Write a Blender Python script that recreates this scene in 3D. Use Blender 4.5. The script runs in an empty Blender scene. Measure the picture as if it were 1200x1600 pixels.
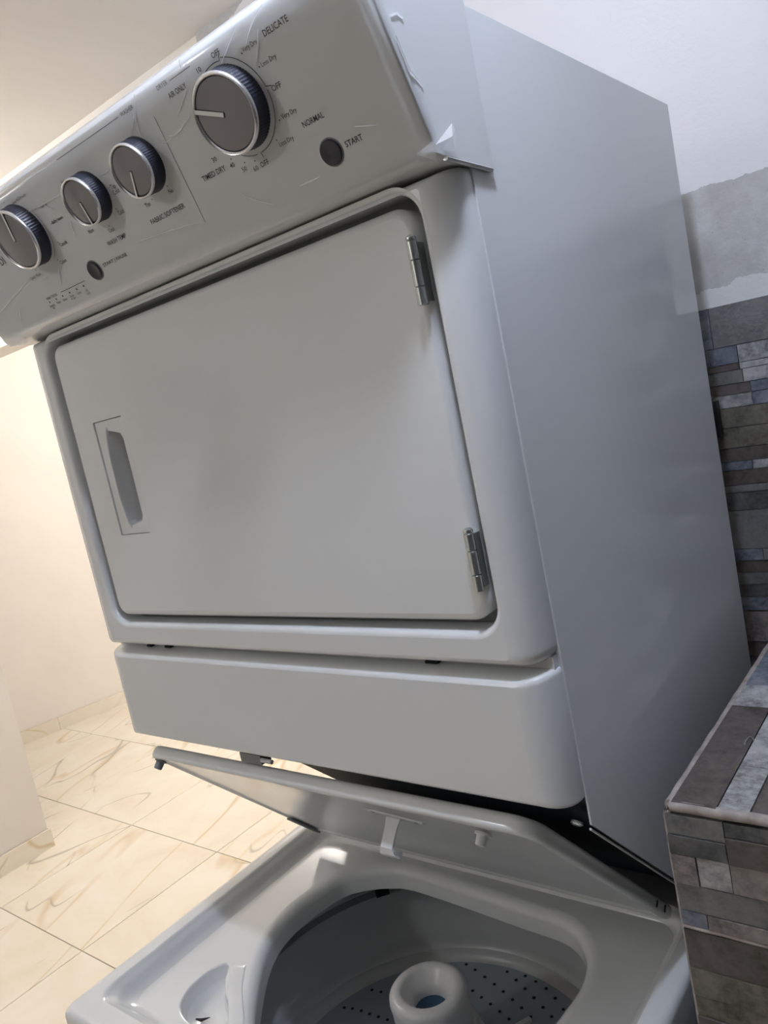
import bpy, bmesh, math, random
from mathutils import Vector, Matrix
from mathutils.geometry import delaunay_2d_cdt

random.seed(7)
OZ = 1.405                       # floor level is z = 0; dimensions below are written with z = 0 at the dryer door's foot

# ------------------------------------------------------------------ camera, world, lights
def setup_camera():
    cd = bpy.data.cameras.new('camera'); co = bpy.data.objects.new('camera', cd)
    bpy.context.scene.collection.objects.link(co)
    X = Vector((0.77036257, 0.60424221, -0.20355064))
    D = Vector((-0.07333685, -0.23315339, -0.96967067))
    F = Vector((-0.63337447, 0.76192575, -0.13529942))
    m = Matrix((X, -D, -F)).transposed().to_4x4()
    m.translation = Vector((0.67021, -0.55366, 0.21847 + OZ))
    co.matrix_world = m
    cd.sensor_width = 36; cd.sensor_fit = 'AUTO'
    cd.lens = 1229.84 / 1600 * 36
    cd.clip_start = 0.01
    bpy.context.scene.camera = co
setup_camera()

sc = bpy.context.scene
sc.view_settings.view_transform = 'Standard'
sc.view_settings.look = 'None'
sc.view_settings.gamma = 1.0
sc.view_settings.use_curve_mapping = False
sc.view_settings.exposure = 0.2

w = bpy.data.worlds.new('world'); sc.world = w; w.use_nodes = True
w.node_tree.nodes['Background'].inputs[0].default_value = (.8, .85, 1, 1)
w.node_tree.nodes['Background'].inputs[1].default_value = 0.3

CEIL = 1.082
# bare bulbs hanging from the ceilings (built below), the last an added front fill; x, y, drop, intensity, colour
BULBS = [(.50, -.19, .13, 1.55, (.71, .80, 1.0), .032), (-1.75, .10, .13, 1.35, (1.0, .96, .91), .09),
         (-2.5, 2.3, .13, 4.6, (1.0, .95, .90), .06), (-.7, -1.8, .13, 1.0, (.95, .985, 1.0), .06)]

# ------------------------------------------------------------------ materials
def mat(name, color, rough=.5, metal=0, spec=.5, coat=0, build=None):
    m = bpy.data.materials.new(name); m.use_nodes = True
    b = m.node_tree.nodes['Principled BSDF']
    b.inputs['Base Color'].default_value = (*color, 1)
    b.inputs['Roughness'].default_value = rough
    b.inputs['Metallic'].default_value = metal
    b.inputs['Specular IOR Level'].default_value = spec
    b.inputs['Coat Weight'].default_value = coat
    if build: build(m.node_tree, b)
    return m

def N(nt, t, **kw):
    n = nt.nodes.new(t)
    for k, v in kw.items():
        if k in n.inputs.keys() if isinstance(k, str) else False: n.inputs[k].default_value = v
        else: setattr(n, k, v)
    return n
def noise(nt, vec, scale, detail=4, rough=.55, dist=0):
    n = nt.nodes.new('ShaderNodeTexNoise'); n.inputs['Scale'].default_value = scale
    n.inputs['Detail'].default_value = detail; n.inputs['Roughness'].default_value = rough
    n.inputs['Distortion'].default_value = dist
    if vec is not None: nt.links.new(vec, n.inputs['Vector'])
    return n.outputs['Fac']
def ramp(nt, fac, stops):
    r = nt.nodes.new('ShaderNodeValToRGB'); nt.links.new(fac, r.inputs[0])
    e = r.color_ramp.elements
    while len(e) < len(stops): e.new(.5)
    for el, (p, c) in zip(e, stops):
        el.position = p; el.color = (*c, 1) if len(c) == 3 else c
    return r.outputs[0]
def math_(nt, op, a, b=None, clamp=False):
    m = nt.nodes.new('ShaderNodeMath'); m.operation = op; m.use_clamp = clamp
    for i, v in enumerate((a, b)):
        if v is None: continue
        if isinstance(v, (int, float)): m.inputs[i].default_value = v
        else: nt.links.new(v, m.inputs[i])
    return m.outputs[0]
def mixc(nt, fac, a, b):
    m = nt.nodes.new('ShaderNodeMix'); m.data_type = 'RGBA'
    if isinstance(fac, (int, float)): m.inputs[0].default_value = fac
    else: nt.links.new(fac, m.inputs[0])
    for i, v in ((6, a), (7, b)):
        if isinstance(v, tuple): m.inputs[i].default_value = (*v, 1)
        else: nt.links.new(v, m.inputs[i])
    return m.outputs[2]
def bump(nt, b, h, strength=.2, dist=.001):
    n = nt.nodes.new('ShaderNodeBump'); n.inputs['Strength'].default_value = strength
    n.inputs['Distance'].default_value = dist
    nt.links.new(h, n.inputs['Height']); nt.links.new(n.outputs[0], b.inputs['Normal'])
def geopos(nt):
    return nt.nodes.new('ShaderNodeNewGeometry').outputs['Position']
def objvec(nt, scale=(1, 1, 1), rnd=True):
    """object coordinates shifted by a random amount per object so alike pieces differ"""
    tc = nt.nodes.new('ShaderNodeTexCoord'); v = tc.outputs['Object']
    if rnd:
        oi = nt.nodes.new('ShaderNodeObjectInfo')
        mu = math_(nt, 'MULTIPLY', oi.outputs['Random'], 37.0)
        cb = nt.nodes.new('ShaderNodeCombineXYZ')
        for i in range(3): nt.links.new(mu, cb.inputs[i])
        ad = nt.nodes.new('ShaderNodeVectorMath'); ad.operation = 'ADD'
        nt.links.new(v, ad.inputs[0]); nt.links.new(cb.outputs[0], ad.inputs[1]); v = ad.outputs[0]
    mp = nt.nodes.new('ShaderNodeMapping'); mp.inputs['Scale'].default_value = scale
    nt.links.new(v, mp.inputs['Vector'])
    return mp.outputs[0]

def b_enamel(nt, b):
    bump(nt, b, noise(nt, geopos(nt), 900, 2), .03, .0004)
ENAMEL = mat('white_enamel', (.70, .71, .71), .14, spec=.5, build=b_enamel)
ENAMEL_SIDE = mat('white_enamel_sheet', (.70, .71, .71), .07)
PLASTIC = mat('white_plastic', (.68, .685, .69), .28)
INNER = mat('grey_white_basket_plastic', (.55, .56, .56), .3)
FLOORBK = mat('blue_grey_basket_floor', (.33, .37, .42), .35)
RINGM = mat('grey_tub_ring', (.22, .225, .23), .4)
DARK = mat('dark_gap', (.03, .03, .03), .6)
UNDER_SHADE = mat('shaded_underside', (.05, .065, .10), .45)  # shadow under the dryer put into the colour
SILVER = mat('satin_silver_ring', (.78, .77, .77), .22, metal=.85)
KFACE = mat('grey_knob_face', (.21, .20, .205), .16, spec=.5)
KSKIRT = mat('dark_navy_knob_skirt', (.012, .014, .028), .38)
POINTER = mat('pointer_white', (.72, .71, .70), .3)
INK = mat('black_print', (.025, .025, .03), .5)
GREYINK = mat('grey_print', (.10, .10, .11), .5)
BUTTON = mat('dark_navy_button', (.012, .014, .026), .28)
ZINC = mat('zinc_steel', (.50, .53, .52), .24, metal=.9)
HOLE = mat('black_hole', (.006, .007, .01), .8)
BLUE = mat('blue_softener_cup', (.03, .08, .16), .4)
RUBBER = mat('grey_rubber', (.20, .21, .22), .5)
OUTLET = mat('black_outlet_plastic', (.008, .008, .012), .4)

def b_film(nt, b):
    nt.nodes.remove(b)
    out = nt.nodes['Material Output']
    tr = nt.nodes.new('ShaderNodeBsdfTransparent'); tr.inputs[0].default_value = (.985, .985, .985, 1)
    gl = nt.nodes.new('ShaderNodeBsdfGlossy'); gl.inputs['Roughness'].default_value = .2
    gl.inputs[0].default_value = (.95, .95, 1, 1)
    bp = nt.nodes.new('ShaderNodeBump'); bp.inputs['Strength'].default_value = .35; bp.inputs['Distance'].default_value = .001
    mp = nt.nodes.new('ShaderNodeMapping'); mp.inputs['Scale'].default_value = (10, 26, 26); mp.inputs['Rotation'].default_value = (0, .5, .4)
    nt.links.new(geopos(nt), mp.inputs[0])
    nt.links.new(noise(nt, mp.outputs[0], 1.0, 5, .5, 1.2), bp.inputs['Height'])
    nt.links.new(bp.outputs[0], gl.inputs['Normal'])
    fr = nt.nodes.new('ShaderNodeFresnel'); fr.inputs['IOR'].default_value = 1.22
    mx = nt.nodes.new('ShaderNodeMixShader')
    nt.links.new(fr.outputs[0], mx.inputs[0]); nt.links.new(tr.outputs[0], mx.inputs[1]); nt.links.new(gl.outputs[0], mx.inputs[2])
    nt.links.new(mx.outputs[0], out.inputs[0])
FILM = mat('clear_protective_film', (1, 1, 1), .1, build=b_film)
def b_crease(nt, b):
    out = nt.nodes['Material Output']
    tr = nt.nodes.new('ShaderNodeBsdfTransparent'); mx = nt.nodes.new('ShaderNodeMixShader'); mx.inputs[0].default_value = .55
    tl_ = nt.nodes.new('ShaderNodeBsdfTranslucent'); tl_.inputs[0].default_value = (.98, .98, 1, 1); ad = nt.nodes.new('ShaderNodeMixShader'); ad.inputs[0].default_value = .35
    nt.links.new(b.outputs[0], ad.inputs[1]); nt.links.new(tl_.outputs[0], ad.inputs[2])
    nt.links.new(tr.outputs[0], mx.inputs[1]); nt.links.new(ad.outputs[0], mx.inputs[2]); nt.links.new(mx.outputs[0], out.inputs[0])
CREASE = mat('film_crease', (.98, .98, .99), .3, metal=.6, spec=.8, build=b_crease)  # crease highlights put into the colour, whitened and part metallic

def b_marble(nt, b):
    v = objvec(nt)
    base = ramp(nt, noise(nt, v, 3.0, 5, .6, .6), [(.25, (.82, .74, .60)), (.5, (.88, .82, .71)), (.75, (.92, .88, .81))])
    def vein(scale, stretch, rot, width, off):
        """long thin contour lines of a stretched noise field"""
        mp = nt.nodes.new('ShaderNodeMapping'); mp.inputs['Rotation'].default_value = (0, 0, rot); mp.inputs['Location'].default_value = (off, off, off)
        nt.links.new(v, mp.inputs[0])
        m2_ = nt.nodes.new('ShaderNodeMapping'); m2_.inputs['Scale'].default_value = (1, stretch, 1); nt.links.new(mp.outputs[0], m2_.inputs[0])
        nf = noise(nt, m2_.outputs[0], scale, 3, .42)
        return ramp(nt, math_(nt, 'ABSOLUTE', math_(nt, 'SUBTRACT', nf, .5)), [(0, (1, 1, 1)), (width * .5, (.6, .6, .6)), (width, (0, 0, 0))])
    def patch(sc_, lo, hi, off):
        mp = nt.nodes.new('ShaderNodeMapping'); mp.inputs['Location'].default_value = (off, off, off); nt.links.new(v, mp.inputs[0])
        return ramp(nt, noise(nt, mp.outputs[0], sc_, 2), [(lo, (0, 0, 0)), (hi, (1, 1, 1))])
    m1 = math_(nt, 'MULTIPLY', vein(1.9, .24, -.45, .0042, 3.1), patch(2.6, .46, .58, 1.0))
    m3 = math_(nt, 'MULTIPLY', vein(1.7, .35, .25, .0035, 15.7), patch(3.0, .52, .62, 6.0))
    m1 = math_(nt, 'MULTIPLY', math_(nt, 'MAXIMUM', m1, m3), .62)
    m2 = math_(nt, 'MULTIPLY', vein(2.1, .22, -.38, .011, 9.7), patch(2.2, .38, .60, 4.0))
    m2 = math_(nt, 'MULTIPLY', m2, .65)
    c = mixc(nt, m2, base, (.64, .47, .25))
    c = mixc(nt, m1, c, (.30, .25, .20))
    nt.links.new(c, b.inputs['Base Color'])
MARBLE = mat('cream_marble_tile', (.9, .82, .7), .22, build=b_marble)
GROUT = mat('beige_grout', (.42, .36, .29), .8)

def stone_mat(name, c1, c2, c3, rough=.5):
    def f(nt, b):
        v = objvec(nt)
        f1 = noise(nt, v, 28, 6, .65, .4)
        f2 = noise(nt, v, 110, 5, .7)
        c = ramp(nt, f1, [(.36, c1), (.52, c2), (.66, c3)])
        c = mixc(nt, ramp(nt, f2, [(.40, (0, 0, 0)), (.68, (.75, .75, .75))]), c, c3)
        nt.links.new(c, b.inputs['Base Color'])
        bump(nt, b, math_(nt, 'ADD', f1, math_(nt, 'MULTIPLY', f2, .8)), .5, .003)
    return mat(name, c2, rough, spec=.35, build=f)
S_GREY = stone_mat('grey_stone', (.10, .10, .095), (.145, .14, .135), (.20, .195, .185))
S_DARK = stone_mat('dark_grey_stone', (.032, .033, .033), (.065, .066, .066), (.13, .125, .12))
S_BROWN = stone_mat('brown_stone', (.05, .043, .036), (.085, .072, .062), (.13, .11, .098))
S_BLUE = stone_mat('blue_grey_stone', (.055, .07, .10), (.115, .13, .16), (.24, .25, .28))
S_LIGHT = stone_mat('light_rough_stone', (.13, .125, .12), (.27, .265, .26), (.50, .49, .48))
S_OLIVE = stone_mat('olive_stone', (.06, .055, .04), (.12, .11, .085), (.20, .18, .145))
S_PINK = stone_mat('pinkish_mottled_stone', (.09, .08, .075), (.18, .155, .145), (.30, .27, .245))
STONES = dict(g=S_GREY, d=S_DARK, b=S_BROWN, u=S_BLUE, l=S_LIGHT, o=S_OLIVE, p=S_PINK)
STGROUT = mat('stone_grout', (.17, .16, .15), .9)
BEAD = mat('pinkish_grout_edge_bead', (.36, .315, .285), .7, build=lambda nt, b: (bump(nt, b, noise(nt, geopos(nt), 160, 4), .4, .002),
    nt.links.new(ramp(nt, noise(nt, geopos(nt), 60, 5), [(.3, (.24, .205, .185)), (.7, (.44, .39, .355))]), b.inputs['Base Color']))[0])

def b_paint(col, var=.03):
    def f(nt, b):
        g = geopos(nt)
        n = noise(nt, g, 2.0, 3)
        nt.links.new(ramp(nt, n, [(.3, tuple(c * (1 - var) for c in col)), (.7, tuple(min(1, c * (1 + var)) for c in col))]), b.inputs['Base Color'])
        bump(nt, b, noise(nt, g, 140, 3), .12, .0015)
    return f
PAINT = mat('off_white_wall_paint', (.80, .77, .73), .7, build=b_paint((.80, .77, .73)))
CREAM = mat('cream_wall_paint', (.88, .84, .79), .65, build=b_paint((.88, .84, .79)))
CEILM = mat('ceiling_paint', (.84, .80, .76), .8, build=b_paint((.84, .80, .76), .04))

def b_backwall(nt, b):
    """white painted wall with a bare plaster band above the tiles and bare plaster under the ceiling at its left end"""
    g = geopos(nt)
    sx = nt.nodes.new('ShaderNodeSeparateXYZ'); nt.links.new(g, sx.inputs[0])
    nz = math_(nt, 'MULTIPLY', math_(nt, 'SUBTRACT', noise(nt, g, 30, 5, .7), .5), .022)
    z = math_(nt, 'ADD', sx.outputs[2], nz)
    plaster_low = math_(nt, 'LESS_THAN', z, .43 + OZ)
    k = math_(nt, 'SUBTRACT', math_(nt, 'SUBTRACT', z, 1.045 + OZ), math_(nt, 'MULTIPLY', math_(nt, 'ADD', sx.outputs[0], .5515), .25))
    high = math_(nt, 'MULTIPLY', math_(nt, 'GREATER_THAN', k, 0), math_(nt, 'LESS_THAN', sx.outputs[0], -.3))
    m = math_(nt, 'MAXIMUM', plaster_low, high)
    pl = ramp(nt, noise(nt, g, 14, 6, .65), [(.3, (.40, .385, .37)), (.55, (.52, .51, .49)), (.75, (.64, .63, .61))])
    dots = ramp(nt, noise(nt, g, 210, 2), [(.68, (0, 0, 0)), (.72, (.5, .5, .5))])
    pl = mixc(nt, dots, pl, (.25, .24, .23))
    c = mixc(nt, m, (.80, .78, .77), pl)
    # lime smear along the foot of the bare band
    sm = math_(nt, 'LESS_THAN', math_(nt, 'ADD', z, math_(nt, 'MULTIPLY', noise(nt, g, 12, 4), -.05)), .262 + OZ)
    c = mixc(nt, math_(nt, 'MULTIPLY', sm, .7), c, (.78, .77, .75))
    nt.links.new(c, b.inputs['Base Color'])
    bump(nt, b, noise(nt, g, 120, 5, .7), .3, .003)
BACKWALL = mat('painted_and_bare_plaster_wall', (.8, .8, .8), .8, build=b_backwall)

GLASSD = mat('dark_night_glass', (.02, .024, .03), .05)
FRAME = mat('grey_window_frame', (.18, .18, .18), .4)
def emit(name, col, s):
    m = bpy.data.materials.new(name); m.use_nodes = True; nt = m.node_tree; nt.nodes.clear()
    e = nt.nodes.new('ShaderNodeEmission'); e.inputs[0].default_value = (*col, 1); e.inputs[1].default_value = s
    o = nt.nodes.new('ShaderNodeOutputMaterial'); nt.links.new(e.outputs[0], o.inputs[0]); return m

# ------------------------------------------------------------------ mesh helpers (coordinates as written, z raised by OZ on linking)
class MB:
    def __init__(s): s.v = []; s.f = []
    def add(s, vs, fs):
        o = len(s.v); s.v += [tuple(p) for p in vs]; s.f += [tuple(i + o for i in f) for f in fs]; return s
    def box(s, x0, x1, y0, y1, z0, z1):
        return s.add([(x0, y0, z0), (x1, y0, z0), (x1, y1, z0), (x0, y1, z0), (x0, y0, z1), (x1, y0, z1), (x1, y1, z1), (x0, y1, z1)],
                     [(0, 3, 2, 1), (4, 5, 6, 7), (0, 1, 5, 4), (1, 2, 6, 5), (2, 3, 7, 6), (3, 0, 4, 7)])
    def loft(s, loops, cap0=False, cap1=False, closed=True, flip=False):
        n = len(loops[0]); o = len(s.v); fs = []
        for L in loops: s.v += [tuple(p) for p in L]
        for k in range(len(loops) - 1):
            for i in range(n if closed else n - 1):
                j = (i + 1) % n
                q = (o + k * n + i, o + k * n + j, o + (k + 1) * n + j, o + (k + 1) * n + i)
                fs.append(q[::-1] if flip else q)
        if cap0: fs.append(tuple(o + i for i in range(n))[::-1] if not flip else tuple(o + i for i in range(n)))
        if cap1:
            e = o + (len(loops) - 1) * n
            fs.append(tuple(e + i for i in range(n)) if not flip else tuple(e + i for i in range(n))[::-1])
        s.f += fs; return s
    def tube(s, pts, r, n=10, flat=1.0, cap=True):
        loops = []; pts = [Vector(p) for p in pts]
        for i, p in enumerate(pts):
            d = (pts[min(i + 1, len(pts) - 1)] - pts[max(i - 1, 0)]).normalized()
            a = Vector((0, 0, 1)) if abs(d.z) < .9 else Vector((1, 0, 0))
            u = d.cross(a).normalized(); w_ = d.cross(u)
            rr = r[i] if isinstance(r, (list, tuple)) else r
            loops.append([p + u * math.cos(t) * rr + w_ * math.sin(t) * rr * flat for t in [2 * math.pi * k / n for k in range(n)]])
        return s.loft(loops, cap, cap)
    def lathe(s, prof, c, axis='z', n=48, M=None, cap0=False, cap1=False, rib=0):
        """prof = [(r, h)], about c; M maps local (x, y, h) to world"""
        loops = []
        for r, h in prof:
            L = []
            for k in range(n):
                t = 2 * math.pi * k / n; rr = r * (1 + (rib if k % 2 else 0)) 
                p = Vector((rr * math.cos(t), rr * math.sin(t), h))
                L.append(M @ p if M else Vector(c) + p)
            loops.append(L)
        return s.loft(loops, cap0, cap1)
    def obj(s, name, m, parent=None, smooth=35, **props):
        me = bpy.data.meshes.new(name)
        off = parent_world(parent)
        me.from_pydata([(p[0] - off[0], p[1] - off[1], p[2] + OZ - off[2]) for p in s.v], [], s.f)
        bm = bmesh.new(); bm.from_mesh(me)
        bmesh.ops.recalc_face_normals(bm, faces=bm.faces) if props.pop('recalc', True) else None
        bm.to_mesh(me); bm.free()
        me.materials.append(m)
        if smooth:
            me.polygons.foreach_set('use_smooth', [True] * len(me.polygons)); me.set_sharp_from_angle(angle=math.radians(smooth))
        o = bpy.data.objects.new(name, me); sc.collection.objects.link(o)
        if parent: o.parent = parent
        for k, v in props.items(): o[k] = v
        return o

def parent_world(p):
    v = Vector((0, 0, 0))
    while p is not None: v += p.location; p = p.parent
    return v
def empty(name, loc, **props):
    o = bpy.data.objects.new(name, None); o.location = (loc[0], loc[1], loc[2] + OZ); o.empty_display_size = .05
    sc.collection.objects.link(o)
    for k, v in props.items(): o[k] = v
    return o
def struct(name, mb, m, smooth=0, **kw): return mb.obj(name, m, None, smooth, kind='structure', **kw)

def rrect(x0, x1, z0, z1, r, n=8):
    """rounded rectangle in 2D, counter-clockwise, 4*(n+1) points; r may be four radii (br, tr, tl, bl)"""
    rs = r if isinstance(r, (tuple, list)) else (r,) * 4
    P = []
    for (cx, cz, a, rr) in ((x1 - rs[0], z0 + rs[0], -90, rs[0]), (x1 - rs[1], z1 - rs[1], 0, rs[1]), (x0 + rs[2], z1 - rs[2], 90, rs[2]), (x0 + rs[3], z0 + rs[3], 180, rs[3])):
        for k in range(n + 1):
            t = math.radians(a + 90 * k / n); P.append((cx + rr * math.cos(t), cz + rr * math.sin(t)))
    return P
def flat_holes(mb, outer, holes, to3):
    pts = [Vector(p) for p in outer]; faces = []; cons = [(i, (i + 1) % len(outer)) for i in range(len(outer))]
    for h in holes:
        o = len(pts); pts += [Vector(p) for p in h]; cons += [(o + i, o + (i + 1) % len(h)) for i in range(len(h))]
    v, e, f, *_ = delaunay_2d_cdt(pts, cons, [], 1, 1e-7)
    def inside(p, poly):
        c = False; j = len(poly) - 1
        for i in range(len(poly)):
            a, b = poly[i], poly[j]
            if (a[1] > p[1]) != (b[1] > p[1]) and p[0] < (b[0] - a[0]) * (p[1] - a[1]) / (b[1] - a[1]) + a[0]: c = not c
            j = i
        return c
    keep = []
    for t in f:
        c = sum((v[i] for i in t), Vector((0, 0))) / len(t)
        if inside(c, outer) and not any(inside(c, h) for h in holes): keep.append(tuple(t))
    mb.add([to3(p) for p in v], keep)
def offset(loop, d):
    """outward offset of a ccw 2D loop"""
    n = len(loop); out = []
    for i in range(n):
        a, b = Vector(loop[i - 1]), Vector(loop[(i + 1) % n]); t = (b - a).normalized()
        out.append((loop[i][0] + t.y * d, loop[i][1] - t.x * d))
    return out
def prism(prof, x0, x1, bev=None, r=.01, seg=4):
    """profile in (y, z) swept from x0 to x1, edges picked by bev(mid, a, b) rounded"""
    bm = bmesh.new()
    A = [bm.verts.new((x0, y, z)) for y, z in prof]; B = [bm.verts.new((x1, y, z)) for y, z in prof]; n = len(prof)
    for i in range(n): bm.faces.new((A[i], A[(i + 1) % n], B[(i + 1) % n], B[i]))
    bm.faces.new(A[::-1]); bm.faces.new(B)
    if bev:
        es = [e for e in bm.edges if bev((e.verts[0].co + e.verts[1].co) / 2, e)]
        bmesh.ops.bevel(bm, geom=es, offset=r, segments=seg, profile=.5, affect='EDGES', clamp_overlap=True)
    mb = MB(); bm.verts.index_update()
    mb.add([tuple(v.co) for v in bm.verts], [tuple(v.index for v in f.verts) for f in bm.faces]); bm.free()
    return mb

# ------------------------------------------------------------------ room
FZ = -1.405
WX0, WX1, WY0, WY1 = -4.75, 1.27, -2.7, 3.4
flr = struct('floor', MB().box(WX0 - .1, WX1 + .1, WY0 - .1, WY1 + .1, FZ - .06, FZ - .003), GROUT)
# 60 x 60 cm marble tiles, each an object; alike pieces share one mesh
TS = .607
tile_me = None
for i in range(-8, 7):
    for j in range(-6, 6):
        x0 = -1.963 + i * TS + .607 * 0; y0 = .533 + j * TS
        if x0 > WX1 or x0 + TS < WX0 or y0 > WY1 or y0 + TS < WY0: continue
        if x0 > 0.2 and y0 < 3 and x0 > 1.2: continue
        if tile_me is None:
            g = .0016; a = .0012
            L0 = rrect(g, TS - g, g, TS - g, .0005, 1); L1 = rrect(g + a, TS - g - a, g + a, TS - g - a, .0005, 1)
            tb = MB().loft([[(x, y, -.008) for x, y in L0], [(x, y, -a) for x, y in L0], [(x, y, 0) for x, y in L1]], False, True)
            tile_me = bpy.data.meshes.new('tile'); tile_me.from_pydata(tb.v, [], tb.f); tile_me.materials.append(MARBLE)
        o = bpy.data.objects.new('tile', tile_me); sc.collection.objects.link(o); o.parent = flr
        o.location = (x0, y0, FZ + OZ)

TH = .12
# back wall behind the machine, ends at the left in an outside corner
WY = .728; WXL = -.637
wall_back = struct('wall_back', MB().box(WXL, WX1 + .1, WY, WY + TH, FZ - .01, CEIL + .1), BACKWALL)
# header over the passage to the left room
struct('wall_header', MB().box(WX0, WXL, .755, .755 + .10, .64, CEIL + .1), CREAM)
# far wall of the left room (slightly skewed, as measured)
d = Vector((.147, .702)).normalized(); n2 = Vector((-d.y, d.x))
A = Vector((-4.313, 1.478))
p0 = A - d * 4.6; p1 = A + d * 2.2
def skew(mb, a, b, off0, off1, z0, z1):
    q = [a + n2 * off0, b + n2 * off0, b + n2 * off1, a + n2 * off1]
    return mb.add([(p.x, p.y, z0) for p in q] + [(p.x, p.y, z1) for p in q], [(0, 3, 2, 1), (4, 5, 6, 7), (0, 1, 5, 4), (1, 2, 6, 5), (2, 3, 7, 6), (3, 0, 4, 7)])
struct('wall_left', skew(MB(), p0, p1, 0, .12, FZ - .01, CEIL + .1), CREAM)
BH = .083
def skirt_pieces(name, fn, L, parent_mb):
    base = struct(name, parent_mb, GROUT)
    k = 0; s = 0
    while s < L:
        e = min(L, s + TS); mb = fn(s + .001, e - .001)
        mb.obj('tile', MARBLE, base, 0); s = e; k += 1
    return base
skirt_pieces('baseboard_left', lambda s, e: skew(MB(), p0 + d * s, p0 + d * e, -.012, -.003, FZ, FZ + BH), (p1 - p0).length,
             skew(MB(), p0, p1, -.010, .0, FZ, FZ + BH - .003))
# near wall end of the left room
struct('wall_near', MB().box(-2.94, -2.815, WY0, .885, FZ - .01, CEIL + .1), PAINT)
skirt_pieces('baseboard_near', lambda s, e: MB().box(-2.812, -2.803, .895 - e, .895 - s, FZ, FZ + BH), 3.5,
             MB().box(-2.815, -2.805, WY0, .893, FZ, FZ + BH - .003))
skirt_pieces('baseboard_end', lambda s, e: MB().box(-2.94 + s, -2.94 + min(e, .127), .888, .897, FZ, FZ + BH), .128,
             MB().box(-2.94, -2.815, .885, .890, FZ, FZ + BH - .003))
struct('wall_far', MB().box(WX0, WXL + .3, WY1, WY1 + TH, FZ - .01, CEIL + .1), CREAM)
struct('wall_passage', MB().box(WXL, WXL + TH, WY + TH, WY1, FZ - .01, CEIL + .1), CREAM)
struct('wall_right', MB().box(WX1, WX1 + TH, WY0, WY, FZ - .01, CEIL + .1), PAINT)
wr = struct('added_cladding_right', MB().box(WX1 - .012, WX1 + .001, WY0, WY - .012, FZ - .01, CEIL - .014), S_DARK)   # added stone cladding, out of view, cuts the light on the machine side
struct('added_cladding_front', MB().box(-.1, WX1 - .012, WY0 - .001, WY0 + .011, FZ - .01, CEIL - .014), S_DARK)  # added unseen cladding on the front wall, also dims the machine side
struct('wall_front', MB().box(WX0, WX1, WY0 - TH, WY0, FZ - .01, CEIL + .1), PAINT)
struct('ceiling', MB().box(WX0 - .1, WX1 + .2, WY0 - .2, WY1 + .2, CEIL, CEIL + .1), CEILM)
struct('trim_1', MB().box(-.655, WX1, WY0, WY, CEIL - .014, CEIL + .001), CEILM)      # dropped ceiling panel over the laundry side
# added dark window, out of view, to give the dryer door a dim reflection
win = struct('added_window_1', MB().box(-2.83, -2.80, -2.54, -1.82, -.16, .65), FRAME)
for k in (0, 1):
    MB().box(-2.802, -2.797, -2.515 + k * .35, -2.195 + k * .35, -.135, .625).obj('pane', GLASSD, win, 0)
for i, (x, y, drop, inten, col, BULBR) in enumerate(BULBS):
    zc = CEIL if x < -.7 else CEIL - .014
    lab = ['bare cool bulb hanging over the right front of the dryer, outside the frame', 'bare bulb hanging over the passage left of the dryer, outside the frame',
           'bare warm bulb hanging in the cream left room, outside the frame', 'added fill bulb hanging in the room in front of the washer and dryer, outside the frame'][i]
    e = empty('ceiling_bulb', (x, y, zc), label=lab, category='lamp', group='bare ceiling bulbs')
    zb = CEIL - drop
    MB().lathe([(.045, zc), (.045, zc - .012), (.03, zc - .02), (.021, zc - .022), (.020, zb + .045), (.017, zb + .043)], (x, y, 0), cap0=True, cap1=True, n=24).obj('lamp_holder', PLASTIC, e)
    MB().lathe([(BULBR * math.sin(t), zb + BULBR * math.cos(t)) for t in [.25 + (math.pi - .3) * k / 12 for k in range(13)]], (x, y, 0), cap0=True, cap1=True, n=24).obj('bulb', emit('lit_bulb', col, inten / (math.pi * BULBR ** 2)), e)

# ------------------------------------------------------------------ ledger stone pieces
stone_count = 0
def stone(parent, key, x0, x1, y0, y1, z0, z1, jut=None):
    """one stone strip; the visible joint is recessed"""
    c = Vector(((x0 + x1) / 2, (y0 + y1) / 2, (z0 + z1) / 2)); hx, hy, hz = (x1 - x0) / 2, (y1 - y0) / 2, (z1 - z0) / 2
    mb = MB().box(-hx, hx, -hy, hy, -hz, hz)
    me = bpy.data.meshes.new('stone_tile'); me.from_pydata(mb.v, [], mb.f); me.materials.append(STONES[key])
    o = bpy.data.objects.new('stone_tile', me); sc.collection.objects.link(o); o.parent = parent
    pw = parent_world(parent); o.location = Vector((c.x, c.y, c.z + OZ)) - pw
    return o
J = .0005
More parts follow.
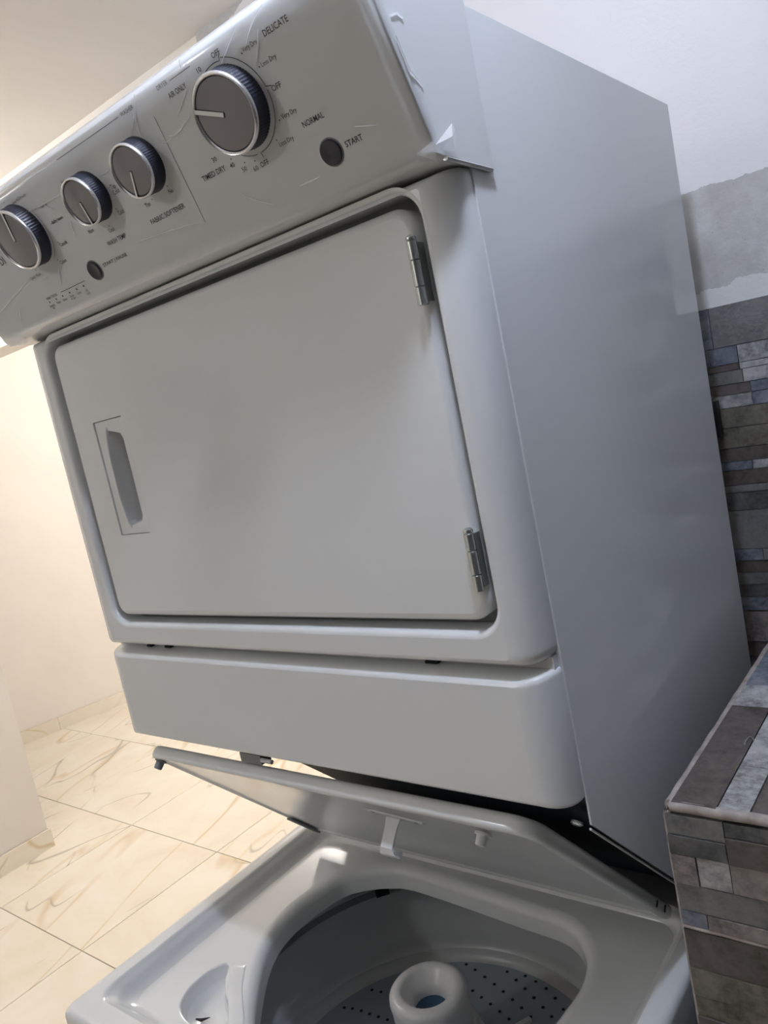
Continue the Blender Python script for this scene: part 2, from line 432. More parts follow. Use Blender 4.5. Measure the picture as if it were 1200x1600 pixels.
# rows of the back wall: (z_top, z_bottom, [(x0, x1, key), ...]) measured where the photo shows them, carried on to the right
def run(x, xe, keys, lo=.10, hi=.24):
    out = []
    while x < xe - .03:
        w_ = min(random.uniform(lo, hi), xe - x)
        if xe - x - w_ < .05: w_ = xe - x
        out.append((x, x + w_, random.choice(keys))); x += w_
    return out
XE = WX1 - .014
rows = [
    (.256, .1945, [(.06, .3165, 'u'), (.3165, .432, 'g')] + run(.432, XE, 'glbud')),
    (.1945, .168, [(.12, .349, 'u'), (.349, .43, 'l')] + run(.43, XE, 'glbu')),
    (.168, .158, [(.18, .349, 'b'), (.349, .46, 'l')] + run(.46, XE, 'gdbu')),
    (.158, .138, [(.10, .352, 'g'), (.352, .47, 'l')] + run(.47, XE, 'gdou')),
    (.138, .122, [(.16, .3605, 'b'), (.3605, .45, 'u')] + run(.45, XE, 'glbu')),
    (.122, .102, [(.20, .3605, 'l'), (.3605, .45, 'u')] + run(.45, XE, 'gopu')),
    (.102, .0715, [(.22, .44, 'o')] + run(.44, XE, 'opg')),
    (.0715, .040, [(.13, .50, 'o')] + run(.50, XE, 'opbg')),
    (.040, .019, [(.25, .47, 'b')] + run(.47, XE, 'bdg')),
    (.019, .005, [(.20, .348, 'u'), (.348, .44, 'l')] + run(.44, XE, 'ulg')),
    (.005, -.018, [(.20, .42, 'b')] + run(.42, XE, 'bdog')),
    (-.018, -.030, [(.20, .39, 'g')] + run(.39, XE, 'lgu')),
    (-.030, -.0585, [(.20, .41, 'd')] + run(.41, XE, 'bdg')),
    (-.0585, -.121, [(.16, .295, 'u'), (.295, .43, 'g')] + run(.43, XE, 'glub')),
    (-.121, -.140, [(.15, .345, 'u'), (.345, .43, 'g')] + run(.43, XE, 'ubd')),
    (-.140, -.160, [(.20, .41, 'b')] + run(.41, XE, 'bdg')),
    (-.160, -.179, [(.20, .39, 'g')] + run(.39, XE, 'glo')),
    (-.179, -.200, [(.20, .42, 'd')] + run(.42, XE, 'bdg')),
    (-.200, -.222, [(.10, .36, 'u')] + run(.36, XE, 'ulg')),
    (-.222, -.275, [(.20, .40, 'p')] + run(.40, XE, 'opg')),
    (-.275, -.30, [(.18, .42, 'b')]), (-.30, -.335, [(.18, .42, 'd')]), (-.335, -.38, [(.18, .42, 'g')]), (-.38, -.43, [(.18, .42, 'o')]),
]
for zt, zb, cells in rows:
    for x0, x1, k in cells:
        stone(wall_back, k, x0 + J, x1 - J, WY - random.uniform(.007, .010), WY + .002, zb + J, zt - J)
# the taller tiled field to the right
for zt, zb in ((.41, .375), (.375, .352), (.352, .318), (.318, .296), (.296, .256)):
    for x0, x1, k in run(.424, XE, 'glubd'):
        stone(wall_back, k, x0 + J, x1 - J, WY - random.uniform(.007, .010), WY + .002, zb + J, zt - J)

# black socket behind the machine
so = empty('power_outlet', (.28, WY - .008, .06), label='black wall outlet half hidden behind the dryer on the stone wall', category='outlet')
prism([(WY - .006, .0605), (WY - .028, .0605), (WY - .028, .1165), (WY - .006, .1165)], .225, .3125, lambda m, e: m.y < WY - .02, .004, 3).obj('cover_plate', OUTLET, so)
for zz in (.075, .1):
    MB().lathe([(.011, 0), (.011, .001), (.0085, .0012)], None, n=20, cap1=True, M=Matrix.Translation((.265, WY - .028, zz)) @ Matrix.Rotation(math.pi / 2, 4, 'X')).obj('socket', HOLE, so)

# ------------------------------------------------------------------ stone clad counter at the right
CX0, CY0, CZ = .394, .081, -.184
TY = WY - .0115
ct = empty('stone_counter', (.9, .4, FZ), label='dark stone-tiled counter wall at the right with a pinkish grout edge', category='counter')
MB().box(CX0 + .003, XE, CY0 + .003, TY, FZ, CZ - .003).obj('core', STGROUT, ct, 0)
# side toward the machine, rounded grout-coloured edge
def ledge_rows(z_top, z_bot):
    z = z_top; out = []
    while z > z_bot:
        h_ = random.choice((.018, .024, .032, .042, .05)); out.append((z, max(z - h_, z_bot))); z -= h_
    return out
front_rows = [
    (-.1935, -.2135, [(CX0, .4450, 'g')]), (-.2135, -.2325, [(CX0, .4450, 'd')]),
    (-.1935, -.2075, [(.4450, .56, 'd'), (.56, .70, 'g'), (.70, .9, 'b'), (.9, 1.1, 'p'), (1.1, XE, 'd')]),
    (-.2075, -.2335, [(.4450, .60, 'b'), (.60, .78, 'd'), (.78, 1.0, 'g'), (1.0, XE, 'o')]),
    (-.2325, -.2620, [(CX0, .4165, 'p'), (.4165, .4450, 'l')]),
    (-.2335, -.2620, [(.4450, .62, 'p')] + run(.62, XE, 'pgb')),
    (-.2620, -.2900, [(CX0, .55, 'g')] + run(.55, XE, 'gbd')),
    (-.2900, -.3050, [(CX0, .418, 'u'), (.418, .56, 'p')] + run(.56, XE, 'pug')),
    (-.3090, -.3485, [(CX0, .57, 'b')] + run(.57, XE, 'bod')),
    (-.3485, -.3780, [(CX0, .52, 'o')] + run(.52, XE, 'bod')),
    (-.3780, -.4000, [(CX0, .50, 'o')] + run(.50, XE, 'opl')),
    (-.4000, -.4400, [(CX0, .54, 'b')] + run(.54, XE, 'bod')),
]
for zt, zb in ledge_rows(-.44, -1.40): front_rows.append((zt, zb, run(CX0, XE, 'bodgpu', .16, .34)))
for zt, zb, cells in front_rows:
    for x0, x1, k in cells:
        stone(ct, k, x0 + J, x1 - J, CY0 - random.uniform(.002, .004), CY0 + .006, zb + J, zt - J)
top_cols = [
    (.401, .4405, [(CY0, .288, 'b'), (.288, .345, 'l'), (.345, .50, 'u'), (.50, TY, 'g')]),
    (.4405, .4675, [(CY0, .161, 'l'), (.161, .276, 'l'), (.276, .45, 'b'), (.45, TY, 'u')]),
    (.4675, .515, [(CY0, .24, 'b'), (.24, .42, 'g'), (.42, TY, 'l')]),
]
x = .515
while x < XE - .02:
    w_ = min(random.uniform(.03, .055), XE - x); cells = []; y = CY0
    while y < TY - .02:
        l_ = min(random.uniform(.12, .25), TY - y); l_ = TY - y if TY - y - l_ < .04 else l_
        cells.append((y, y + l_, random.choice('bglupd'))); y += l_
    top_cols.append((x, x + w_, cells)); x += w_
for x0, x1, cells in top_cols:
    for y0, y1, k in cells:
        stone(ct, k, x0 + J, x1 - J, y0 + J, y1 - J, CZ - .006, CZ + random.uniform(.0005, .002))
for zt, zb in ((-.196, -.235), (-.235, -.26), (-.26, -.31), (-.31, -.335), (-.335, -.38), (-.38, -.43), (-.43, -.46)):
    y = CY0 + .004
    while y < TY - .05:
        l_ = min(random.uniform(.14, .26), TY - y)
        stone(ct, random.choice('bgdo'), CX0 - .003, CX0 + .006, y + J, y + l_ - J, zb + J, zt - J); y += l_
# rounded bead of grout along the front top edge and the left edges
def wobble(a, b, n, amp):
    a, b = Vector(a), Vector(b)
    return [a.lerp(b, i / n) + Vector((random.uniform(-amp, amp), random.uniform(-amp, amp), random.uniform(-amp, amp))) for i in range(n + 1)]
MB().tube(wobble((.3995, CY0 + .002, CZ - .0035), (XE, CY0 + .002, CZ - .0055), 60, .0004), .0050, 12).obj('edge_bead', BEAD, ct)
MB().tube(wobble((.3985, CY0 + .004, CZ - .0045), (.3985, TY, CZ - .0045), 40, .0004), .0052, 12).obj('edge_bead', BEAD, ct)
MB().tube([(.3985, CY0 + .003, CZ - .004), (.396, CY0 + .002, CZ - .009), (.3945, CY0 + .002, CZ - .015)] + wobble((.3945, CY0 + .002, CZ - .02), (.3945, CY0 + .002, FZ), 60, .0003), .0032, 10).obj('edge_bead', BEAD, ct)
MB().tube(wobble((CX0 + .001, CY0 - .0005, -.307), (XE, CY0 - .0005, -.307), 50, .0003), .0024, 8).obj('edge_bead', BEAD, ct)
# a little metal curl stuck in the top joint
MB().tube([(.4385 + .0035 * math.cos(t), .205 + .009 * math.sin(t), CZ + .002 + .002 * math.sin(t)) for t in [math.pi * k / 8 + .5 for k in range(9)]], .0007, 6).obj('wire_curl', ZINC, ct)

# ------------------------------------------------------------------ the stacked washer and dryer
XL, XR = -.338, .345
WF, WB = -.182, .575
lc = empty('washer_dryer', (0, .2, FZ), label='white stacked washer and dryer tower with its washer lid open beside the stone counter', category='washing machine')

# dryer cabinet: sheet-steel side and back with a sloping underside
cab = prism([(.034, -.095), (.034, .5185), (.571, .5185), (.571, -.455), (.400, -.455)], XL, XR,
            lambda m, e: (m.y < .036 and abs(m.x) > .3), .003, 2).obj('dryer_cabinet', ENAMEL, lc)
for x0_, x1_ in ((XR - .0022, XR + .0002), (XL - .0002, XL + .0022)):
    prism([(.0335, -.1885 if x0_ > 0 else -.168), (.0335, .5180), (.36, .5180), (.571, .5180), (.571, -.455), (.302 if x0_ > 0 else .47, -.455)], x0_, x1_, lambda m, e: m.y < .036 and abs(e.verts[0].co.z - e.verts[1].co.z) > .1, .0009, 2).obj('side_sheet', ENAMEL_SIDE, cab, 30)
# rolled flange that follows the diagonal lower edge
for sx in (XR - .0025,):
    MB().tube([(sx, .034, -.1935), (sx, .19, -.3480), (sx, .298, -.454)], .0012, 8).obj('flange', ENAMEL, cab)
    s1 = -1 if sx > 0 else 1
    MB().add([(sx, .030, -.1900), (sx, .298, -.4540), (sx + s1 * .03, .306, -.4460), (sx + s1 * .03, .038, -.1820)], [(0, 1, 2, 3)]).obj('return_lip', ENAMEL, cab, 0)
prism([(.0345, -.1640), (.0345, -.154), (.345, -.448), (.335, -.455)], -.092, XR - .003).obj('underside_shade_panel', UNDER_SHADE, lc)  # right part only, coloured dark for the shadow above the lid
MB().lathe([(.006, 0), (.006, .002), (.004, .0035)], None, n=16, cap1=True, M=Matrix.Translation((XR - .018, .040, -.1925)) @ Matrix.Rotation(math.radians(135), 4, 'X')).obj('screw', ZINC, lc)
MB().box(-.108, -.07, .012, .028, -.178, -.166).obj('spacer_clip', RUBBER, lc)
MB().tube([(-.068, .012, -.171), (-.05, .012, -.1712)], .0028, 8).obj('spacer_pin', PLASTIC, lc)

# pressed front frame of the dryer with the door opening
def pillow(mb, x0, x1, z0, z1, ax, az, b, back, cut=None, r0=.004, steps=7, rc=None):
    """rounded-over sheet: flat face at y=0, edge rolls back by b over ax sideways / az vertically; then straight to y=back"""
    X0, X1, Z0, Z1 = x0 + ax, x1 - ax, z0 + az, z1 - az
    loops = []
    for k in range(steps + 1):
        th = math.pi / 2 * k / steps; s_, c_ = math.sin(th), math.cos(th)
        rr = [r0 + (q - r0) * s_ for q in (rc or (az,) * 4)]
        L = rrect(X0 - ax * s_, X1 + ax * s_, Z0 - az * s_, Z1 + az * s_, rr, 6)
        loops.append([(x_, b * (1 - c_), z_) for x_, z_ in L])
    loops.append([(p[0], back, p[2]) for p in loops[-1]])
    mb.loft(loops, flip=True)
    outer = [(p[0], p[2]) for p in loops[0]]
    flat_holes(mb, outer, [cut] if cut else [], lambda p: (p[0], 0, p[1]))
    return mb
HX0, HX1, HZ0, HZ1 = -.2290, -.1655, .1212, .2675
DX0, DX1, DZ0, DZ1 = -.2825, .3015, .0125, .3725
cut = rrect(DX0 - .0065, DX1 + .0075, DZ0 - .0085, DZ1 + .0085, .026, 8)
mb = MB(); c2 = offset(cut, .006)
pillow(mb, XL + .0015, XR - .0015, -.0305, .3885, .030, .010, .030, .036, cut=c2, rc=(.016, .006, .006, .014))
lip = []
for k in range(6):
    th = math.pi / 2 * k / 5
    lip.append([(p[0], .007 * (1 - math.cos(th)), p[1]) for p in offset(cut, .006 * (1 - math.sin(th)))])
lip.append([(p[0], .030, p[1]) for p in cut])
mb.loft(lip)
mb.obj('front_frame', ENAMEL, lc, 40)
ds = MB(); flat_holes(ds, [(DX0 - .012, DZ0 - .012), (DX1 + .012, DZ0 - .012), (DX1 + .012, DZ1 + .012), (DX0 - .012, DZ1 + .012)], [[(HX0 - .004, HZ0 - .004), (HX1 + .004, HZ0 - .004), (HX1 + .004, HZ1 + .004), (HX0 - .004, HZ1 + .004)]], lambda p: (p[0], .029, p[1]))
ds.obj('door_seal', RINGM, lc, 0)
# dark bits seen in the slot under the front frame
for a, b_ in ((-.262, -.252), (-.222, -.21), (.205, .22)):
    MB().box(a, b_, .020, .030, -.0362, -.0335).obj('clip', HOLE, lc, 0)

# door
door = MB()
dl = rrect(DX0, DX1, DZ0, DZ1, (.022, .024, .018, .018), 8)
loops = []
for k in range(7):
    th = math.pi / 2 * k / 6
    loops.append([(p[0], .004 + .009 * (1 - math.cos(th)), p[1]) for p in offset(dl, -.008 * (1 - math.sin(th)))])
loops.append([(p[0], .028, p[1]) for p in dl])
door.loft(loops, flip=True)
hole = rrect(HX0, HX1, HZ0, HZ1, .002, 3)
door.loft([[(p[0], .004, p[1]) for p in hole], [(p[0], .020, p[1]) for p in hole]])
flat_holes(door, [(p[0], p[2]) for p in loops[0]], [hole], lambda p: (p[0], .004, p[1]))
door_o = door.obj('dryer_door', ENAMEL, lc, 40)
# recessed pull: plate with a scooped pocket and a bowed lip
hm = MB(); pr = rrect(HX0 + .0003, HX1 - .0003, HZ0 + .0003, HZ1 - .0003, .002, 3)
Yp = .0056
pocket = [(-.2050, .1450), (-.2020, .1330), (-.1945, .1335), (-.1780, .1375), (-.1745, .1450), (-.1745, .2400), (-.1780, .2475), (-.1945, .2520), (-.2020, .2535), (-.2050, .2400)]
hm.loft([[(p[0], .020, p[1]) for p in pr], [(p[0], Yp + .0012, p[1]) for p in pr], [(p[0], Yp, p[1]) for p in offset(pr, -.0012)]])
flat_holes(hm, offset(pr, -.0012), [pocket], lambda p: (p[0], Yp, p[1]))
cen = (-.191, .1927)
def shrink(P, sx_, sz_, dx): return [((p[0] - cen[0]) * sx_ + cen[0] + dx, (p[1] - cen[1]) * sz_ + cen[1]) for p in P]
hm.loft([[(p[0], Yp, p[1]) for p in pocket], [(p[0], Yp + .014, p[1]) for p in shrink(pocket, .98, .93, 0)], [(p[0], Yp + .022, p[1]) for p in shrink(pocket, .95, .86, 0)], [(p[0], Yp + .0265, p[1]) for p in shrink(pocket, .88, .82, 0)]], cap1=True, flip=True)
hm.obj('door_handle', PLASTIC, door_o, 40)
lipm = MB(); n_ = 28; loops = []
for k in range(n_ + 1):
    t = k / n_; z_ = .1290 + (.2580 - .1290) * t
    s_ = min(1, math.sin(math.pi * t) ** .5 * 1.05)
    h_ = .0062 * s_; xc = -.2040 - .0010 * s_; xf = xc - .0008 - .0115 * s_
    P = [(xc + .0012, Yp + .016), (xc + .0012, Yp - h_ + .0010), (xc + .0004, Yp - h_), (xc - .0012, Yp - h_ - .0001), (xc * .6 + xf * .4, Yp - h_ * .72), (xc * .25 + xf * .75, Yp - h_ * .28), (xf, Yp - .0001)]
    loops.append([(a, b_, z_) for a, b_ in P])
lipm.loft(loops, closed=False).obj('grip_lip', PLASTIC, door_o, 60)
# hinges
for zt in (.3415, .0960):
    h = MB()
    x_, y_ = .2985, -.0020
    L = [(.0518, .0366), (.0362, .0152), (.0148, .0)]
    for b1, b0 in L:
        z1_, z0_ = zt - .0525 + b1, zt - .0525 + b0
        h.lathe([(.0040, z0_), (.0046, z0_ + .0005), (.0046, z1_ - .0005), (.0040, z1_)], (x_, y_, 0), n=20, cap0=True, cap1=True)
    h.lathe([(.0043, zt), (.0046, zt + .001), (.0040, zt + .0028), (.0022, zt + .004)], (x_, y_, 0), n=20, cap0=True, cap1=True)
    h.box(x_ - .001, x_ + .0035, y_ + .0030, y_ + .012, zt - .05, zt - .002)
    h.obj('hinge', ZINC, lc, label='zinc plated barrel hinge at the right of the dryer door')

# lower panel
mb = MB(); pillow(mb, XL + .0015, XR - .0015, -.1640, -.0365, .030, .009, .030, .036, rc=(.005, .006, .006, .005))
mb.obj('lower_panel', ENAMEL, lc, 40)
MB().box(XL + .004, XR - .004, .026, .034, -.04, -.026).obj('slot_back', ENAMEL, lc, 0)

# ---- control console (face leans out toward the user)
O = Vector((0, -.022, .39)); V = Vector((0, -.4291, .9033)); NN = Vector((0, -.9033, -.4291)); U = Vector((1, 0, 0))
def con(u, v, w_=0): return O + U * u + V * v + NN * w_
CM = Matrix((U, V, NN)).transposed().to_4x4(); CM.translation = O
FH = .1445
tl = con(0, FH); 
bl_ = con(0, -.0008)
prof = [(bl_.y, bl_.z), (tl.y, tl.z), (tl.y + .02, .536), (.0612, .545), (.0612, .3875), (.0, .3895)]
def bevc(m, e):
    on = lambda p: abs((p - O) @ NN) < 2e-3
    return on(e.verts[0].co) and on(e.verts[1].co)
cons = prism(prof, -.345, .3495, bevc, .0125, 6).obj('control_console', ENAMEL, lc, 50)
# rolled rear flange at the foot of the side flap
MB().tube([(.3475, -.008, .3888), (.3475, .0612, .3868)], .0022, 8).obj('flap_flange', ENAMEL, cons)

def text(s, u, v, h, wd=None, m=INK, rot=0):
    cu = bpy.data.curves.new('t', 'FONT'); cu.body = s; cu.size = 1; cu.align_x = 'CENTER'; cu.align_y = 'CENTER'; cu.resolution_u = 2
    cu.space_line = .8
    if m is INK: cu.offset = .005
    to = bpy.data.objects.new('t', cu); sc.collection.objects.link(to)
    dg = bpy.context.evaluated_depsgraph_get(); me = bpy.data.meshes.new_from_object(to.evaluated_get(dg))
    bpy.data.objects.remove(to)
    xs = [p.co.x for p in me.vertices]; ys = [p.co.y for p in me.vertices]
    if not xs: return
    W_, H_ = max(xs) - min(xs), max(ys) - min(ys); cx, cy = (max(xs) + min(xs)) / 2, (max(ys) + min(ys)) / 2
    sy = h / H_; sx_ = (wd / W_) if wd else sy * .8
    ca, sa = math.cos(rot), math.sin(rot); off = parent_world(cons)
    for p in me.vertices:
        a, b_ = (p.co.x - cx) * sx_, (p.co.y - cy) * sy
        q = con(u + a * ca - b_ * sa, v + a * sa + b_ * ca, .00025)
        p.co = Vector((q.x, q.y, q.z + OZ)) - off
    me.name = 'lettering'; me.materials.clear(); me.materials.append(m)
    o = bpy.data.objects.new('lettering', me); sc.collection.objects.link(o); o.parent = cons
def line(pts, wd=.0005, m=GREYINK, name='printed_line'):
    mb = MB(); L = []
    P = [Vector(p) for p in pts]
    for i, p in enumerate(P):
        t = (P[min(i + 1, len(P) - 1)] - P[max(i - 1, 0)]).normalized(); nrm = Vector((-t.y, t.x)) * wd / 2
        L.append([con(p.x + nrm.x, p.y + nrm.y, .00025), con(p.x - nrm.x, p.y - nrm.y, .00025)])
    mb.loft(L, closed=False).obj(name, m, cons, 0)
def dots(ps, r, m=INK, name='printed_dot'):
    mb = MB()
    for u, v in ps:
        mb.add([con(u + r * math.cos(t), v + r * math.sin(t), .0003) for t in [2 * math.pi * k / 12 for k in range(12)]], [tuple(range(12))])
    mb.obj(name, m, cons, 0)
T = [('OFF', .2038, .1335, .0042, .0098), ('10', .1806, .1308, .0038, .0050), ('AIR ONLY', .1482, .1272, .0044, .0235), ('DRYER', .1360, .1369, .0034, .0140, 1),
     ('Very Dry', .2372, .1245, .0047, .0165, 1), ('DELICATE', .2670, .1263, .0046, .0262), ('Less Dry', .2475, .1095, .0047, .0165, 1), ('OFF', .2431, .0921, .0044, .0100),
     ('Very Dry', .2424, .0711, .0047, .0165), ('NORMAL', .2607, .0594, .0046, .0225), ('Less Dry', .2276, .0546, .0047, .0165, 1), ('START', .2871, .0330, .0046, .0175),
     ('OFF', .1961, .0480, .0044, .0100), ('60', .1849, .0476, .0038, .0056, 1), ('50', .1730, .0513, .0038, .0056, 1), ('40', .1628, .0584, .0038, .0056), ('30', .1475, .0690, .0038, .0056),
     ('20', .1530, .1000, .0038, .0056, 1),
     ('TIMED DRY', .1386, .0596, .0046, .0310), ('WASHER', .0831, .1364, .0036, .0195, 1), ('FABRIC SOFTENER', .0595, .0483, .0046, .0530),
     ('Yes', .0424, .0635, .0044, .0078), ('No', .0799, .0641, .0038, .0060), ('Tap\nCold', .0130, .0892, .0095, .0100), ('Cold', .0027, .0692, .0042, .0088),
     ('Cool', -.0251, .0593, .0042, .0088, 1), ('Warm', -.0544, .0675, .0038, .0100), ('Hot', -.0480, .1180, .0038, .0070, 1), ('WASH TEMP', -.0265, .0491, .0046, .0330),
     ('START | PAUSE', -.0473, .0325, .0045, .0440), ('Bulky Items', -.0922, .0915, .0044, .0210), ('Casuals', -.1066, .0701, .0040, .0140), ('Colors', -.1253, .0548, .0040, .0120),
     ('Quick Wash', -.1874, .0543, .0044, .0230, 1), ('deep water wash', -.1281, .1269, .0036, .0290, 1), ('Towels', -.0985, .1100, .0034, .0120, 1), ('DI', -.2270, .0850, .0080, .0110),
     ('WASH STATUS', -.1847, .0277, .0030, .0235), ('Sensing\nFill', -.1943, .0175, .0062, .0115, 1), ('Wash', -.1794, .0190, .0030, .0080, 1), ('Rinse', -.1648, .0190, .0030, .0085, 1),
     ('Drain\n& Spin', -.1495, .0175, .0062, .0095, 1), ('Done', -.1345, .0190, .0030, .0080, 1), ('Lid\nLock', -.1198, .0165, .0070, .0070, 1)]
for t in T: text(t[0], t[1], t[2], t[3], t[4], GREYINK if len(t) > 5 else INK)
line([(.1094, .1210), (.0987, .0272)], .0005)
line([(-.0380, .1362), (.0696, .1360)]); line([(.1462, .1363), (.1740, .1365)])
line([(-.1640, .0277), (-.1124, .0276)], .0006, INK)
KB = [(.1967, .0935, .0328, 154.7), (.0655, .0935, .0254, -117.3), (-.0215, .0937, .0244, -94.2), (-.1540, .0947, .0338, 71.5)]
def arc(c, r, a0, a1, n=20): return [(c[0] + r * math.cos(math.radians(a0 + (a1 - a0) * k / n)), c[1] + r * math.sin(math.radians(a0 + (a1 - a0) * k / n))) for k in range(n + 1)]
kc = KB[0]
line(arc(kc, .0372, 75, 4) + [(.2395, .0945)], .0006, INK); line(arc(kc, .0372, 0, -88) + [(.1985, .0520)], .0006, INK)
line([(.2062, .1322)] + arc(kc, .0352, 78, 108, 6), .0006, INK); line(arc(kc, .0372, -94, -140), .0005)
line(arc(KB[3], .0375, 20, -60), .0004); line(arc((-.1281, .117), .012, 60, 125, 6), .0004)
dots([(.2275, .1235), (.2368, .1095), (.2310, .0706), (.2190, .0590), (.1768, .0556), (.1880, .0530), (.1650, .0630), (.1570, .1080), (.1533, .0900),
      (.0515, .0655), (.0790, .0690), (.0075, .0925), (-.0010, .0735), (-.0245, .0635), (-.1045, .0915), (-.1135, .0735), (-.1320, .0585), (-.1800, .0600), (-.155, .1320)], .0006)
dots([(-.1943, .0234), (-.1794, .0234), (-.1648, .0234), (-.1495, .0234), (-.1345, .0234), (-.1198, .0234)], .0011, HOLE, 'status_light')

klabels = ['large dryer cycle knob with silver rim at the right of the console', 'small fabric softener knob', 'small wash temperature knob', 'large wash cycle knob at the left end of the console']
for (u, v, R_, ang), kl in zip(KB, klabels):
    H = .0175
    M = CM @ Matrix.Translation((u, v, 0)); M.translation = con(u, v)
    # skirt: ribbed dark drum
    sk = MB().lathe([(R_ * .985, -.001), (R_, .0008), (R_ * .975, .003), (R_ * .965, H - .003), (R_ * .955, H - .002)], None, n=144, M=M, rib=-.012, cap1=True).obj('control_knob', KSKIRT, lc, 30, label=kl)
    rw = .0034 if R_ > .03 else .0026
    Ri = R_ * .972; Rn = Ri - rw
    MB().lathe([(Ri - .0004, H - .0030), (Ri, H - .0015), (Ri - .0006, H + .0002), (Ri - rw * .45, H + .0010), (Rn + .0003, H + .0003), (Rn, H - .0012)], None, n=96, M=M).obj('rim', SILVER, sk, 60)
    MB().lathe([(Rn + .0006, H - .0018), (Rn - .0006, H - .0016)], None, n=72, M=M).obj('rim_groove', HOLE, sk, 30)
    MB().lathe([(Rn - .0004, H - .0022), (Rn - .0008, H - .0010), (Rn - .002, H - .0006), (.002, H - .0003)], None, n=72, M=M, cap1=True).obj('face', KFACE, sk, 30)
    a = math.radians(ang); wp = .0011 if R_ > .03 else .0009
    if ang > 150: wp = .0017
    P = []
    for rr, ss in ((.0, 1), (Rn + .0008, 1), (Rn + .0008, -1), (.0, -1)):
        P.append((rr * math.cos(a) - ss * wp * math.sin(a), rr * math.sin(a) + ss * wp * math.cos(a)))
    Pd = []
    for rr, ss in ((-.0008, 1), (Rn + .0006, 1), (Rn + .0006, -1), (-.0008, -1)):
        Pd.append((rr * math.cos(a) - ss * (wp + .0005) * math.sin(a), rr * math.sin(a) + ss * (wp + .0005) * math.cos(a)))
    MB().add([M @ Vector((*p, H - .0009)) for p in Pd] + [M @ Vector((*p, H + .0000)) for p in Pd], [(0, 1, 2, 3), (4, 7, 6, 5), (0, 4, 5, 1), (1, 5, 6, 2), (2, 6, 7, 3), (3, 7, 4, 0)]).obj('pointer_edge', HOLE, sk, 0)
    MB().add([M @ Vector((*p, H - .0009)) for p in P] + [M @ Vector((*p, H + .0006)) for p in P], [(0, 1, 2, 3), (4, 7, 6, 5), (0, 4, 5, 1), (1, 5, 6, 2), (2, 6, 7, 3), (3, 7, 4, 0)]).obj('pointer', POINTER, sk, 0)
for (u, v, nm) in ((.2635, .0325, 'dryer start button'), (-.0856, .0322, 'washer start and pause button')):
    M = CM.copy(); M.translation = con(u, v)
    bt = MB().lathe([(.0103, -.001), (.0103, .0012), (.0096, .0024), (.0085, .0026), (.006, .0016), (.002, .0012)], None, n=48, M=M, cap1=True).obj('push_button', BUTTON, lc, 40, label='round dark ' + nm)
    MB().lathe([(.0103, .0), (.0112, .0001), (.0112, .0006), (.0103, .0008)], None, n=48, M=M).obj('collar', RUBBER, bt, 40)

# clear film still stuck over the console, with crumpled corners
fm = MB(); nu, nv = 260, 60
def fh(u, v):
    h = .0009 + .00022 * math.sin(u * 61 + v * 37) * math.sin(v * 83 - u * 17) + .00008 * math.sin(u * 170 + 3 * math.sin(v * 60))
    return max(.0005, h)
rng = random.Random(3)
grid = {}
vs = []; fs = []
for i in range(nu + 1):
    for j in range(nv + 1):
        u = -.338 + .680 * i / nu; v = .006 + .134 * j / nv
        grid[i, j] = len(vs); vs.append(con(u, v, fh(u, v)))
holes_ = [(k[0], k[1], k[2] + .0035) for k in KB] + [(.2635, .0325, .0125), (-.0856, .0322, .0125)]
for i in range(nu):
    for j in range(nv):
        u = -.338 + .680 * (i + .5) / nu; v = .006 + .134 * (j + .5) / nv
        if any((u - a) ** 2 + (v - b_) ** 2 < r * r for a, b_, r in holes_): continue
        fs.append((grid[i, j], grid[i + 1, j], grid[i + 1, j + 1], grid[i, j + 1]))
fm.add(vs, fs).obj('protective_film', FILM, cons, 180, recalc=False)
STREAKS = [[(0.1031, 0.1433), (0.0888, 0.1274), (0.0827, 0.1127)], [(0.1022, 0.1415), (0.0811, 0.1248), (0.0667, 0.1158)], [(0.1679, 0.1446), (0.1643, 0.137)], [(0.2334, 0.1403), (0.2199, 0.1331), (0.2054, 0.1258)], [(0.2664, 0.1421), (0.2498, 0.1362), (0.235, 0.1266)], [(0.252, 0.1307), (0.2422, 0.1188), (0.2336, 0.1105)], [(0.1476, 0.1072), (0.1271, 0.1014), (0.1141, 0.1024)], [(0.1585, 0.124), (0.1351, 0.1121)], [(-0.1228, 0.1329), (-0.093, 0.1376), (-0.0496, 0.1359)], [(-0.1393, 0.1135), (-0.0946, 0.1107), (-0.0613, 0.1103)], [(-0.0005, 0.1067), (0.0142, 0.1047), (0.0247, 0.1072)], [(-0.0984, 0.1161), (-0.0897, 0.1041), (-0.075, 0.0992)], [(-0.2966, 0.0378), (-0.255, 0.0459), (-0.2033, 0.0548)], [(-0.1407, 0.0502), (-0.1534, 0.0342)], [(-0.2561, 0.0332), (-0.2767, 0.0121)], [(-0.0002, 0.0383), (0.045, 0.0348), (0.0905, 0.0299)], [(0.0963, 0.1086), (0.1032, 0.1009), (0.1146, 0.1)], [(0.1555, 0.0368), (0.1678, 0.0255), (0.1854, 0.016)], [(0.2198, 0.0202), (0.2421, 0.02)], [(0.2939, 0.0416), (0.3126, 0.0353)], [(-0.1892, 0.0483), (-0.1656, 0.0496)], [(-0.0742, 0.085), (-0.0822, 0.0697)]]
cm = MB()
for s in STREAKS:
    P = []
    for k in range(13):
        t = k / 12
        if len(s) == 2: u, v = [s[0][i] * (1 - t) + s[1][i] * t for i in (0, 1)]
        else:
            c_ = [2 * s[1][i] - .5 * (s[0][i] + s[2][i]) for i in (0, 1)]
            u, v = [(1 - t) ** 2 * s[0][i] + 2 * t * (1 - t) * c_[i] + t * t * s[2][i] for i in (0, 1)]
        P.append(con(u, v, .0012))
    cm.tube(P, [.0006 * math.sin(math.pi * min(.97, max(.05, k / 12))) + .0001 for k in range(13)], 6, 1.0)
xs_ = .3503
